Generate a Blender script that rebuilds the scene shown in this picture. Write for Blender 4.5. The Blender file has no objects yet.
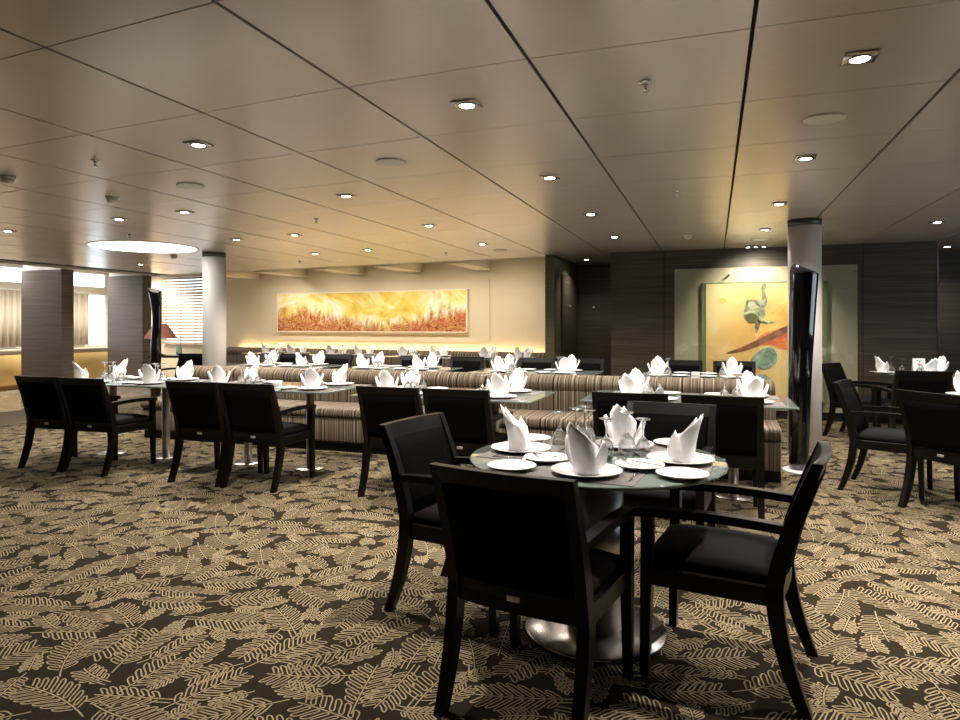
import bpy, bmesh, math, random
import numpy as np
from mathutils import Vector, Matrix
random.seed(7)
C = bpy.context.scene.collection
PI = math.pi

# ------------------------------------------------------------------ materials
def mat(name, col, rough=0.5, metal=0.0, spec=0.5, trans=0.0, emit=None, estr=0.0, ior=1.45, sheen=0.0, coat=0.0):
    m = bpy.data.materials.new(name); m.use_nodes = True
    b = m.node_tree.nodes['Principled BSDF']
    b.inputs['Base Color'].default_value = (*col, 1)
    b.inputs['Roughness'].default_value = rough
    b.inputs['Metallic'].default_value = metal
    b.inputs['Specular IOR Level'].default_value = spec
    b.inputs['Transmission Weight'].default_value = trans
    b.inputs['IOR'].default_value = ior
    b.inputs['Sheen Weight'].default_value = sheen
    b.inputs['Coat Weight'].default_value = coat
    if emit:
        b.inputs['Emission Color'].default_value = (*emit, 1)
        b.inputs['Emission Strength'].default_value = estr
    return m

def nodes(m):
    t = m.node_tree
    return t.nodes, t.links, t.nodes['Principled BSDF']

def noise_col(m, scale, cols, detail=4, nscale=1.0, rot=(0, 0, 0), distort=0.0, bump=0.0, rough=0.5):
    """colour ramp over a stretched noise in object space"""
    n, l, b = nodes(m)
    tc = n.new('ShaderNodeTexCoord'); mp = n.new('ShaderNodeMapping')
    mp.inputs['Scale'].default_value = scale; mp.inputs['Rotation'].default_value = rot
    nz = n.new('ShaderNodeTexNoise'); nz.inputs['Scale'].default_value = nscale
    nz.inputs['Detail'].default_value = detail; nz.inputs['Distortion'].default_value = distort
    nz.inputs['Roughness'].default_value = rough
    r = n.new('ShaderNodeValToRGB')
    els = r.color_ramp.elements
    while len(els) < len(cols): els.new(0.5)
    for e, (p, c) in zip(els, cols):
        e.position = p; e.color = (*c, 1)
    l.new(tc.outputs['Object'], mp.inputs['Vector']); l.new(mp.outputs[0], nz.inputs['Vector'])
    l.new(nz.outputs[0], r.inputs[0]); l.new(r.outputs[0], b.inputs['Base Color'])
    if bump:
        bp = n.new('ShaderNodeBump'); bp.inputs['Strength'].default_value = bump; bp.inputs['Distance'].default_value = 0.003
        l.new(nz.outputs[0], bp.inputs['Height']); l.new(bp.outputs[0], b.inputs['Normal'])
    return m

M = {}
M['black_wood'] = noise_col(mat('black_wood', (.004, .0034, .003), .33, spec=.26), (6, 6, 60), [(.3, (.002, .0017, .0015)), (.75, (.0055, .0043, .0037))], rot=(0, 0, 0))
M['black_fabric'] = noise_col(mat('black_fabric', (.003, .003, .003), .9, spec=.03), (1, 1, 1), [(.3, (.002, .0018, .002)), (.8, (.0045, .004, .0042))], nscale=220, bump=.25)
M['seat_fabric'] = noise_col(mat('seat_fabric', (.006, .005, .006), .75, spec=.1), (1, 1, 1), [(.3, (.004, .0035, .004)), (.8, (.008, .007, .0078))], nscale=220, bump=.25)
M['tag_metal'] = mat('tag_metal', (.75, .75, .72), .3, .8)
M['steel'] = noise_col(mat('steel', (.6, .58, .55), .34, 1.0), (1, 1, 0.3), [(.3, (.5, .48, .45)), (.7, (.6, .58, .55))], nscale=20)
M['steel_base'] = mat('steel_base', (.5, .46, .42), .24, 1.0)
M['table_glass'] = mat('table_glass', (.20, .25, .225), .05, 0, .7, trans=.2, ior=1.5, coat=.6)
M['glass'] = mat('glass', (1, 1, 1), 0.0, 0, .5, trans=1.0, ior=1.45)
M['pane_glass'] = mat('pane_glass', (.97, 1, .98), 0.0, 0, .5, trans=1.0, ior=1.1)
def thin_glass(name, tint, refl, power=3.0, rough=.02, base=.04):
    """clear sheet or thin-walled glass: lets light straight through, mirrors more at glancing angles"""
    m = bpy.data.materials.new(name); m.use_nodes = True; t = m.node_tree; n = t.nodes; l = t.links
    n.remove(n['Principled BSDF']); out = n['Material Output']
    a = n.new('ShaderNodeBsdfTransparent'); a.inputs[0].default_value = (*tint, 1)
    g = n.new('ShaderNodeBsdfGlossy'); g.inputs['Roughness'].default_value = rough
    lw = n.new('ShaderNodeLayerWeight'); lw.inputs[0].default_value = .5
    pw = n.new('ShaderNodeMath'); pw.operation = 'POWER'; pw.inputs[1].default_value = power; l.new(lw.outputs['Facing'], pw.inputs[0])
    f = n.new('ShaderNodeMath'); f.operation = 'MULTIPLY_ADD'; f.inputs[1].default_value = refl; f.inputs[2].default_value = base; l.new(pw.outputs[0], f.inputs[0])
    mx = n.new('ShaderNodeMixShader'); l.new(f.outputs[0], mx.inputs[0]); l.new(a.outputs[0], mx.inputs[1]); l.new(g.outputs[0], mx.inputs[2]); l.new(mx.outputs[0], out.inputs[0])
    return m
M['pane_glass'] = thin_glass('pane_glass', (.95, .97, .94), .5)
M['glass'] = thin_glass('glass', (.9, .91, .92), .85, 1.4, .14, .13)
_t = M['glass'].node_tree; _o = _t.nodes['Material Output']; _a = _o.inputs[0].links[0].from_socket
_g = _t.nodes.new('ShaderNodeBsdfGlass'); _g.inputs['IOR'].default_value = 1.4; _m = _t.nodes.new('ShaderNodeMixShader'); _m.inputs[0].default_value = .55
_t.links.new(_a, _m.inputs[1]); _t.links.new(_g.outputs[0], _m.inputs[2]); _t.links.new(_m.outputs[0], _o.inputs[0])
M['teal_glass'] = mat('teal_glass', (.55, .85, .8), .05, 0, .5, trans=.9)
M['china'] = mat('china', (.86, .85, .84), .12, 0, .5, coat=.3)
M['linen'] = noise_col(mat('linen', (.88, .87, .87), .8, spec=.2), (1, 1, 1), [(.3, (.84, .83, .84)), (.7, (.9, .89, .89))], nscale=300, bump=.1)
M['leather_mat'] = mat('leather_mat', (.13, .115, .11), .55)
M['cutlery'] = mat('cutlery', (.8, .79, .77), .15, 1.0)
M['ceiling'] = noise_col(mat('ceiling', (.6, .54, .48), .27, .4, .5), (1.2, 30, 1), [(.3, (.66, .575, .52)), (.7, (.70, .615, .56))], nscale=8)
M['ceil_gap'] = mat('ceil_gap', (.008, .008, .008), .9)
M['cream'] = mat('cream', (.68, .62, .5), .6)
M['beige_wall'] = noise_col(mat('beige_wall', (.55, .46, .31), .75), (1, 1, 1), [(.3, (.63, .53, .38)), (.7, (.68, .58, .42))], nscale=90, bump=.05)
M['beige_panel'] = mat('beige_panel', (.66, .57, .42), .7)
M['backing'] = mat('backing', (.40, .36, .27), .6)
M['dark_wood'] = noise_col(mat('dark_wood', (.04, .03, .02), .42, spec=.45), (1.2, 1.2, 75), [(.25, (.022, .0175, .011)), (.5, (.060, .047, .030)), (.75, (.105, .083, .054))], nscale=1.0, detail=5, rough=.65)
M['pillar_wood'] = noise_col(mat('pillar_wood', (.1, .08, .075), .35, spec=.5), (1.2, 1.2, 75), [(.25, (.055, .043, .04)), (.5, (.105, .084, .079)), (.75, (.165, .132, .122))], nscale=1.0, detail=5, rough=.65)
M['olive_wood'] = noise_col(mat('olive_wood', (.1, .1, .04), .45), (1.2, 1.2, 75), [(.3, (.07, .065, .028)), (.7, (.13, .12, .055))], nscale=1)
M['column_paint'] = mat('column_paint', (.72, .68, .64), .45)
M['collar'] = mat('collar', (.08, .085, .08), .35, .6)
M['gloss_black'] = mat('gloss_black', (.004, .004, .005), .04, 0, .7, coat=.6)
M['chrome_line'] = mat('chrome_line', (.7, .7, .7), .15, 1.0)
M['white_metal'] = mat('white_metal', (.75, .74, .72), .4)
M['disc_white'] = mat('disc_white', (.75, .74, .76), .25, .3)
M['marble'] = noise_col(mat('marble', (.4, .34, .27), .15), (1, 1, 1), [(.3, (.30, .25, .19)), (.7, (.5, .44, .36))], nscale=2.5, distort=2, detail=6)
M['carpet'] = noise_col(mat('carpet', (.03, .022, .012), .95, spec=.1), (1, 1, 1), [(.3, (.014, .0105, .006)), (.7, (.024, .018, .0105))], nscale=130, bump=.4)
M['carpet_line'] = noise_col(mat('carpet_line', (.4, .31, .18), .95, spec=.1), (1, 1, 1), [(.3, (.235, .185, .108)), (.7, (.365, .295, .182))], nscale=160, bump=.4)
M['carpet_border'] = noise_col(mat('carpet_border', (.13, .10, .06), .95, spec=.1), (1, 1, 1), [(.3, (.11, .085, .05)), (.7, (.16, .125, .08))], nscale=130)
M['lens'] = mat('lens', (1, 1, 1), .3, emit=(1, .96, .9), estr=28)
M['trim_grey'] = mat('trim_grey', (.3, .29, .28), .5, .3)
M['dome'] = mat('dome', (1, 1, 1), .4, emit=(1, .97, .92), estr=4)
M['strip'] = mat('strip', (1, 1, 1), .4, emit=(1, .72, .36), estr=18)
M['strip_white'] = mat('strip_white', (1, 1, 1), .4, emit=(1, .97, .92), estr=10)
M['plastic_white'] = mat('plastic_white', (.72, .69, .62), .4)
M['sofa_yellow'] = mat('sofa_yellow', (.75, .52, .2), .45)
M['sofa_beige'] = mat('sofa_beige', (.5, .43, .33), .85)
M['sofa_dark'] = mat('sofa_dark', (.07, .06, .07), .85)
M['wood_foot'] = mat('wood_foot', (.32, .18, .07), .5)
M['curtain'] = noise_col(mat('curtain', (.5, .43, .33), .9), (1, 20, .3), [(.3, (.40, .34, .26)), (.7, (.6, .52, .42))], nscale=2)
M['slat'] = mat('slat', (.36, .25, .17), .5)
M['lampshade'] = mat('lampshade', (.16, .055, .035), .8)
M['art_frame'] = mat('art_frame', (.78, .72, .55), .5)
M['glass_edge'] = mat('glass_edge', (.16, .19, .11), .25)
M['card_white'] = mat('card_white', (.8, .8, .78), .6)
M['card_red'] = mat('card_red', (.5, .04, .03), .6)

# striped banquette cloth: narrow vertical stripes that run across the seat and over the roll
def stripes():
    m = mat('banquette_stripe', (.2, .15, .1), .8, spec=.25)
    n, l, b = nodes(m)
    tc = n.new('ShaderNodeTexCoord'); sx = n.new('ShaderNodeSeparateXYZ')
    mul = n.new('ShaderNodeMath'); mul.operation = 'MULTIPLY'; mul.inputs[1].default_value = 45
    nz = n.new('ShaderNodeTexNoise'); nz.noise_dimensions = '1D'; nz.inputs['Scale'].default_value = 1.0; nz.inputs['Detail'].default_value = 3
    nz.inputs['Roughness'].default_value = .7
    r = n.new('ShaderNodeValToRGB'); r.color_ramp.interpolation = 'LINEAR'
    cols = [(.30, (.012, .009, .007)), (.42, (.035, .026, .018)), (.50, (.17, .13, .088)), (.56, (.05, .036, .025)), (.66, (.32, .26, .18)), (.75, (.08, .06, .042))]
    els = r.color_ramp.elements
    while len(els) < len(cols): els.new(.5)
    for e, (p, c) in zip(els, cols): e.position = p; e.color = (*c, 1)
    l.new(tc.outputs['Object'], sx.inputs[0]); l.new(sx.outputs['X'], mul.inputs[0]); l.new(mul.outputs[0], nz.inputs['W'])
    l.new(nz.outputs[0], r.inputs[0]); l.new(r.outputs[0], b.inputs['Base Color'])
    return m
M['stripe'] = stripes()

# the long fire-coloured abstract: x across, z up, object space centred on the canvas
def fire_paint():
    m = mat('fire_paint', (.8, .6, .1), .55)
    n, l, b = nodes(m)
    tc = n.new('ShaderNodeTexCoord'); sx = n.new('ShaderNodeSeparateXYZ')
    l.new(tc.outputs['Object'], sx.inputs[0])
    def noise(scale, nscale, detail, distort, rough=.6):
        mp = n.new('ShaderNodeMapping'); mp.inputs['Scale'].default_value = scale
        z = n.new('ShaderNodeTexNoise'); z.inputs['Scale'].default_value = nscale; z.inputs['Detail'].default_value = detail
        z.inputs['Distortion'].default_value = distort; z.inputs['Roughness'].default_value = rough
        l.new(tc.outputs['Object'], mp.inputs[0]); l.new(mp.outputs[0], z.inputs['Vector']); return z.outputs[0]
    def math_(op, a, bb):
        x = n.new('ShaderNodeMath'); x.operation = op
        for i, v in enumerate((a, bb)):
            if isinstance(v, (int, float)): x.inputs[i].default_value = v
            else: l.new(v, x.inputs[i])
        return x.outputs[0]
    def ramp(f, cols):
        r = n.new('ShaderNodeValToRGB'); els = r.color_ramp.elements
        while len(els) < len(cols): els.new(.5)
        for e, (p, c) in zip(els, cols): e.position = p; e.color = (*c, 1)
        l.new(f, r.inputs[0]); return r.outputs[0]
    sky = ramp(noise((.7, 1, 1.1), 1.3, 5, 1.2), [(.28, (.60, .33, .04)), (.40, (.72, .50, .07)), (.48, (.78, .64, .16)), (.56, (.82, .76, .40)), (.63, (.84, .82, .66)), (.74, (.74, .56, .12))])
    dark = ramp(noise((.9, 1, 1.2), 2.6, 6, 3.2), [(.3, (.10, .035, .015)), (.40, (.40, .07, .03)), (.46, (.62, .40, .10)), (.50, (.36, .09, .04)), (.56, (.50, .12, .05)), (.62, (.72, .5, .22)), (.68, (.22, .08, .03)), (.8, (.45, .1, .05))])
    # flames: low at the middle right, high at the left and right
    xa = math_('ABSOLUTE', math_('ADD', sx.outputs['X'], -.35), 0)
    hgt = math_('MULTIPLY', math_('MINIMUM', xa, 1.7), .20)
    flame = noise((1.5, 1, .75), 1.9, 6, 2.6)
    edge = math_('ADD', math_('ADD', hgt, -.72), math_('MULTIPLY', flame, .95))
    f = math_('MULTIPLY', math_('SUBTRACT', edge, sx.outputs['Z']), 4.5)
    cl = n.new('ShaderNodeClamp'); l.new(f, cl.inputs[0])
    mx = n.new('ShaderNodeMix'); mx.data_type = 'RGBA'
    l.new(cl.outputs[0], mx.inputs['Factor']); l.new(sky, mx.inputs[6]); l.new(dark, mx.inputs[7])
    l.new(mx.outputs[2], b.inputs['Base Color'])
    return m
M['fire_paint'] = fire_paint()
M['poppy_ground'] = noise_col(mat('poppy_ground', (.75, .52, .2), .5), (1, 1, .8), [(.3, (.60, .33, .11)), (.5, (.68, .46, .20)), (.68, (.74, .60, .36))], nscale=1.1, detail=5, distort=.6)
M['paint_grey_green'] = noise_col(mat('paint_grey_green', (.2, .24, .18), .6), (1, 1, 1), [(.35, (.08, .085, .055)), (.5, (.22, .23, .15)), (.65, (.42, .44, .32))], nscale=9, distort=1)
M['paint_teal'] = noise_col(mat('paint_teal', (.17, .26, .23), .6), (1, 1, 1), [(.3, (.06, .07, .07)), (.5, (.17, .25, .22)), (.68, (.36, .42, .36))], nscale=7, distort=1)
M['paint_red'] = noise_col(mat('paint_red', (.55, .12, .04), .6), (1, 1, 1), [(.3, (.42, .06, .02)), (.55, (.66, .16, .05)), (.7, (.72, .38, .12))], nscale=6, distort=1)
M['paint_orange'] = noise_col(mat('paint_orange', (.7, .4, .1), .6), (1, 1, 1), [(.3, (.66, .30, .06)), (.7, (.76, .5, .18))], nscale=6, distort=1)
M['paint_pale'] = mat('paint_pale', (.40, .40, .31), .6)
M['paint_brown'] = noise_col(mat('paint_brown', (.18, .07, .04), .6), (1, 1, 1), [(.3, (.11, .04, .025)), (.7, (.3, .11, .06))], nscale=12)

# ------------------------------------------------------------------ mesh helpers
class MB:
    def __init__(s): s.v = []; s.f = []; s.sm = []; s.mi = []
    def add(s, vs, fs, smooth=False, mi=0):
        o = len(s.v); s.v += [tuple(p) for p in vs]
        for f in fs: s.f.append(tuple(i + o for i in f)); s.sm.append(smooth); s.mi.append(mi)
        return s
    def box(s, x0, x1, y0, y1, z0, z1, mi=0):
        v = [(x0, y0, z0), (x1, y0, z0), (x1, y1, z0), (x0, y1, z0), (x0, y0, z1), (x1, y0, z1), (x1, y1, z1), (x0, y1, z1)]
        return s.add(v, [(0, 3, 2, 1), (4, 5, 6, 7), (0, 1, 5, 4), (1, 2, 6, 5), (2, 3, 7, 6), (3, 0, 4, 7)], mi=mi)
    def rbox(s, x0, x1, y0, y1, z0, z1, r=.01, seg=2, mi=0, smooth=True):
        bm = bmesh.new(); bmesh.ops.create_cube(bm, size=1)
        for v in bm.verts:
            v.co = ((x0 + x1) / 2 + v.co.x * (x1 - x0), (y0 + y1) / 2 + v.co.y * (y1 - y0), (z0 + z1) / 2 + v.co.z * (z1 - z0))
        bmesh.ops.bevel(bm, geom=list(bm.edges), offset=r, segments=seg, profile=.5, affect='EDGES')
        bm.verts.index_update()
        s.add([v.co[:] for v in bm.verts], [[v.index for v in f.verts] for f in bm.faces], smooth, mi); bm.free(); return s
    def loft(s, secs, cap=True, smooth=False, closed=True, mi=0):
        n = len(secs[0]); vs = [p for q in secs for p in q]; fs = []
        for i in range(len(secs) - 1):
            for j in range(n if closed else n - 1):
                a = i * n + j; b = i * n + (j + 1) % n
                fs.append((a, b, b + n, a + n))
        if cap and closed:
            fs.append(tuple(reversed(range(n)))); fs.append(tuple(range((len(secs) - 1) * n, len(secs) * n)))
        return s.add(vs, fs, smooth, mi)
    def lathe(s, prof, seg=32, cx=0, cy=0, z0=0, mi=0, smooth=True, cap=True):
        secs = []
        for r, z in prof:
            secs.append([(cx + r * math.cos(2 * PI * k / seg), cy + r * math.sin(2 * PI * k / seg), z0 + z) for k in range(seg)])
        return s.loft(secs, cap=cap, smooth=smooth, mi=mi)
    def tube(s, pts, r, seg=8, mi=0):
        secs = []
        for i, p in enumerate(pts):
            p = Vector(p); d = (Vector(pts[min(i + 1, len(pts) - 1)]) - Vector(pts[max(i - 1, 0)])).normalized()
            u = d.cross(Vector((0, 0, 1)));
            if u.length < 1e-3: u = Vector((1, 0, 0))
            u.normalize(); w = u.cross(d)
            rr = r[i] if isinstance(r, (list, tuple)) else r
            secs.append([tuple(p + u * rr * math.cos(2 * PI * k / seg) + w * rr * math.sin(2 * PI * k / seg)) for k in range(seg)])
        return s.loft(secs, smooth=True, mi=mi)
    def build(s, name, mats, parent=None, fix=True):
        me = bpy.data.meshes.new(name); me.from_pydata(s.v, [], s.f)
        if not isinstance(mats, (list, tuple)): mats = [mats]
        for m in mats: me.materials.append(M[m] if isinstance(m, str) else m)
        me.polygons.foreach_set('use_smooth', s.sm); me.polygons.foreach_set('material_index', s.mi)
        if fix:
            bm = bmesh.new(); bm.from_mesh(me); bmesh.ops.recalc_face_normals(bm, faces=bm.faces); bm.to_mesh(me); bm.free()
        if any(s.sm) and not all(s.sm): pass
        o = bpy.data.objects.new(name, me); C.objects.link(o)
        if parent: o.parent = parent
        return o

def tag(o, label=None, cat=None, group=None, kind=None):
    if label: o['label'] = label
    if cat: o['category'] = cat
    if group: o['group'] = group
    if kind: o['kind'] = kind
    return o
def empty(name, loc=(0, 0, 0), rz=0.0):
    o = bpy.data.objects.new(name, None); C.objects.link(o); o.location = loc; o.rotation_euler = (0, 0, rz); o.empty_display_size = .1
    return o
def copy_tree(o, parent=None):
    c = o.copy(); C.objects.link(c)
    if parent is not None: c.parent = parent
    for ch in list(o.children): copy_tree(ch, c)
    return c
def put(o, loc, rz=0.0): o.location = loc; o.rotation_euler = (0, 0, rz); return o
class Proto:
    """first use moves the model itself, every further use is a copy"""
    def __init__(s, o): s.o = o; s.used = False
    def place(s, loc, rz, label, cat, group):
        o = s.o if not s.used else copy_tree(s.o); s.used = True
        put(o, loc, rz); tag(o, label, cat, group); return o
def struct(o): return tag(o, kind='structure')
def head(fx, fy): return math.atan2(fy, fx) - PI / 2     # turn local +y to (fx, fy)

# ------------------------------------------------------------------ floor with woven leaf pattern
def leaf_lines(L, Wd, n, lean, bend, rng, style):
    """polylines of one leaf in its own frame: stem along +x"""
    lines = []
    def mid(t):
        x = t * L; return np.array([x, bend * L * (t * t - t * .6)])
    def nrm(t):
        a = mid(min(t + .02, 1)) - mid(max(t - .02, 0)); a = a / np.linalg.norm(a); return a, np.array([-a[1], a[0]])
    lines.append([mid(t) for t in np.linspace(-.16, .97, 9)])
    if style:                                            # a double stem
        lines.append([mid(t) + np.array([0, .022]) for t in np.linspace(-.16, .12, 4)])
    for sgn in (1, -1):
        pts = []
        for i in range(n):
            t = .05 + .9 * i / n; 
            ln = Wd * (math.sin(PI * min(1, (t * .86 + .12))) ** .7) * rng.uniform(.9, 1.08)
            a, b = nrm(t); d = (a * math.cos(lean) + sgn * b * math.sin(lean)); e = a * (.9 / n * L)
            p0 = mid(t) + sgn * b * .008
            pts += [p0, p0 + d * ln * .45 - e * .06, p0 + d * ln * .88 - e * .10, p0 + d * ln * 1.04 + e * .22, p0 + d * ln * .92 + e * .56, p0 + d * ln * .5 + e * .50, p0 + e * .46]
        for _ in range(2):
            q = [pts[0]]
            for u, w in zip(pts[:-1], pts[1:]): q += [u * .75 + w * .25, u * .25 + w * .75]
            q.append(pts[-1]); pts = q
        lines.append(pts)
    return lines

def ribbon(pts, w):
    p = np.array(pts); d = np.gradient(p, axis=0); ln = np.linalg.norm(d, axis=1, keepdims=True); ln[ln == 0] = 1; d /= ln
    nn = np.stack([-d[:, 1], d[:, 0]], 1) * w / 2
    return np.concatenate([p + nn, p - nn]), [(i, i + 1, len(p) + i + 1, len(p) + i) for i in range(len(p) - 1)]

TILE = 2.4
def carpet_tile():
    rng = random.Random(11); placed = []; V = []; F = []; nv = 0
    tries = 0
    def circles(x, y, a, L, Wd):
        return [(x + math.cos(a) * L * t, y + math.sin(a) * L * t, Wd * k) for t, k in ((.08, .62), (.3, .95), (.55, .95), (.8, .7), (1.0, .35))]
    while tries < 22000:
        tries += 1
        big = tries < 9000
        L = rng.uniform(.25, .35) if big else rng.uniform(.13, .2)
        Wd = L * rng.uniform(.27, .36); a = rng.uniform(0, 2 * PI); x = rng.uniform(0, TILE); y = rng.uniform(0, TILE)
        cs = circles(x, y, a, L, Wd); ok = True
        for (ox, oy, orr) in placed:
            for (cx, cy, r) in cs:
                dx = (cx - ox + TILE / 2) % TILE - TILE / 2; dy = (cy - oy + TILE / 2) % TILE - TILE / 2
                if dx * dx + dy * dy < (.665 * (r + orr)) ** 2: ok = False; break
            if not ok: break
        if not ok: continue
        placed += cs
        R = np.array([[math.cos(a), -math.sin(a)], [math.sin(a), math.cos(a)]])
        for ln in leaf_lines(L, Wd, max(5, int(L / .040)), rng.uniform(.8, 1.1), rng.uniform(-.25, .25), rng, rng.random() < .5):
            v, f = ribbon([R @ q + np.array([x, y]) for q in ln], .0058)
            V.append(v); F += [tuple(i + nv for i in q) for q in f]; nv += len(v)
    return np.concatenate(V), np.array(F)

def make_floor():
    tv, tf = carpet_tile()
    vs = []; fs = []; n = 0
    for i in range(-5, 3):
        for j in range(0, 6):
            X = i * TILE; Y = j * TILE - .6
            # only where the camera (or one a step aside) can see pile
            cx, cy = X + TILE / 2, Y + TILE / 2
            dep = -.331 * cx + .9436 * cy; lat = .9436 * cx + .331 * cy
            if dep < -.5 or abs(lat) > dep * .85 + 2.6 or cx > 5 or cy > 12: continue
            v = tv + np.array([X, Y]); vs.append(v); fs.append(tf + n); n += len(v)
    V = np.concatenate(vs); F = np.concatenate(fs)
    keep = (V[:, 0][F].max(1) < 5.1) & (V[:, 0][F].min(1) > -9.0) & (V[:, 1][F].max(1) < 12.2)
    F = F[keep]
    V3 = np.concatenate([V, np.full((len(V), 1), .0015)], 1)
    base = np.array([(-9.0, -3, 0), (5.2, -3, 0), (5.2, 14, 0), (-9.0, 14, 0), (-10.4, -3, 0), (-10.4, 14, 0), (-15.5, -3, 0), (-15.5, 14, 0)])
    # an underside so the floor is a slab
    k = len(V3)
    allv = np.concatenate([V3, base, base + np.array([0, 0, -.1])])
    quads = [(k, k + 1, k + 2, k + 3), (k + 4, k, k + 3, k + 5), (k + 6, k + 4, k + 5, k + 7), (k + 9, k + 8 + 6, k + 8 + 7, k + 10)]
    AF = np.concatenate([F, np.array(quads)])
    mi = np.concatenate([np.ones(len(F), int), np.array([0, 2, 3, 0])])
    me = bpy.data.meshes.new('floor')
    me.vertices.add(len(allv)); me.vertices.foreach_set('co', allv.astype(np.float32).ravel())
    me.loops.add(len(AF) * 4); me.loops.foreach_set('vertex_index', AF.astype(np.int32).ravel())
    me.polygons.add(len(AF)); me.polygons.foreach_set('loop_start', np.arange(0, len(AF) * 4, 4, dtype=np.int32))
    for m in ('carpet', 'carpet_line', 'carpet_border', 'marble'): me.materials.append(M[m])
    me.polygons.foreach_set('material_index', mi.astype(np.int32))
    me.update(); me.validate()
    # make all faces look up
    nz = np.zeros(len(me.polygons) * 3, np.float32); me.polygons.foreach_get('normal', nz)
    o = bpy.data.objects.new('floor', me); C.objects.link(o); struct(o)
make_floor()

# ------------------------------------------------------------------ ceiling
ZC = 2.48; PW = .886; X0 = .14; Y0 = 2.74
def warp(x, y):
    d = max(0.0, -1.2 - x); return x - .028 * d - .0085 * d * d, y + .093 * d
def edge_y(x):
    if x < -2.57: return 10.8 + .115 * (-2.57 - x)
    if x < -1.52: return 12.5
    if x > 2.83: return 12.0
    return 10.5
def make_ceiling():
    mb = MB(); gx, gy = .0085, .0034
    for i in range(-12, 6):
        for j in range(-7, 12):
            x0, x1 = X0 + i * PW + gx, X0 + (i + 1) * PW - gx; y0, y1 = Y0 + j * PW + gy, Y0 + (j + 1) * PW - gy
            xs = [x0, x1]
            for lim in (-2.57, -1.52, 2.83):
                if x0 < lim < x1 and y1 > 10: xs.insert(-1, lim)
            for a, b in zip(xs[:-1], xs[1:]):
                q = [warp(a, y0), warp(b, y0), warp(b, y1), warp(a, y1)]
                e = edge_y((q[0][0] + q[1][0]) / 2 if len(xs) == 2 else (a + b) / 2)
                ey = [edge_y(p[0]) if p[0] < -2.7 else e for p in q]
                if q[0][1] >= ey[0] - .01: continue
                q = [(p[0], min(p[1], m)) for p, m in zip(q, ey)]
                if max(p[0] for p in q) > 5.2: q = [(min(p[0], 5.2), p[1]) for p in q]
                if min(p[0] for p in q) < -12: q = [(max(p[0], -12), p[1]) for p in q]
                if max(p[0] for p in q) - min(p[0] for p in q) < .02: continue
                # a panel is never perfectly level: a fraction of a millimetre across 0.9 m
                t = [random.uniform(-.0006, .0006) for _ in range(4)]
                v = [(p[0], p[1], ZC + d) for p, d in zip(q, t)] + [(p[0], p[1], ZC + .02) for p in q]
                mb.add(v, [(0, 3, 2, 1), (4, 5, 6, 7), (0, 1, 5, 4), (1, 2, 6, 5), (2, 3, 7, 6), (3, 0, 4, 7)])
    z = ZC + .021
    mb.add([(-12, -3, z), (5.2, -3, z), (5.2, 12.6, z), (-2.57, 12.6, z), (-2.57, 10.8, z), (-12, 11.95, z)], [(0, 1, 2, 3, 4, 5)], mi=1)
    struct(mb.build('ceiling', ['ceiling', 'ceil_gap'], fix=False))
    mb = MB()
    mb.box(-12, -2.4, 10.7, 13.6, 2.66, 2.70)
    struct(mb.build('ceiling_alcove', 'cream'))
    mb = MB(); mb.box(-15.6, -11.98, -3, 14, 2.8, 2.84)
    struct(mb.build('ceiling_hall', 'cream'))
    mb = MB(); mb.box(-12.06, -11.98, -3, 11.9, 2.455, 2.8)
    struct(mb.build('trim_1', 'white_metal'))
    mb = MB()       # fascia of the panelled ceiling towards the alcove
    e0, e1 = edge_y(-12), edge_y(-2.58)
    mb.add([(-12, e0, 2.47), (-2.57, e1, 2.47), (-2.57, e1, 2.66), (-12, e0, 2.66), (-12, e0 + .03, 2.47), (-2.57, e1 + .03, 2.47), (-2.57, e1 + .03, 2.66), (-12, e0 + .03, 2.66)],
           [(0, 1, 2, 3), (7, 6, 5, 4), (0, 4, 5, 1), (3, 2, 6, 7), (0, 3, 7, 4), (1, 5, 6, 2)])
    struct(mb.build('trim_2', 'cream'))
    for k, xr in enumerate((-10.2, -8.75, -7.2, -5.75, -4.2)):
        mb = MB(); yw = 12.2 - .1 * xr
        mb.box(xr - .32, xr, edge_y(xr) + .05, yw + .02, 2.45, 2.66)
        struct(mb.build('beam_%d' % (k + 1), 'cream'))
make_ceiling()

# ------------------------------------------------------------------ walls
def wall_y(x): return 12.2 - .1 * x
def wall_strip(mb, xa, xb, z0, z1, th=.1, off=0.0, mi=0):
    """piece of the alcove wall, which runs slightly askew"""
    v = []
    for z in (z0, z1):
        v += [(xa, wall_y(xa) - off, z), (xb, wall_y(xb) - off, z), (xb, wall_y(xb) + th, z), (xa, wall_y(xa) + th, z)]
    mb.add(v, [(0, 3, 2, 1), (4, 5, 6, 7), (0, 1, 5, 4), (1, 2, 6, 5), (2, 3, 7, 6), (3, 0, 4, 7)], mi=mi)
mb = MB()
wall_strip(mb, -11.85, -2.45, 0, 2.7)
struct(mb.build('wall_back', 'beige_wall'))
mb = MB()
wall_strip(mb, -15.6, -13.45, 0, 2.84); wall_strip(mb, -13.45, -11.85, 0, .85); wall_strip(mb, -13.45, -11.85, 2.62, 2.84)
struct(mb.build('wall_hall', 'beige_wall'))
mb = MB()       # raised light panel round the painting, with a thin lip
wall_strip(mb, -10.11, -4.22, 1.0, 2.26, th=0, off=.025)
struct(mb.build('wall_panel', 'beige_panel'))

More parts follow.
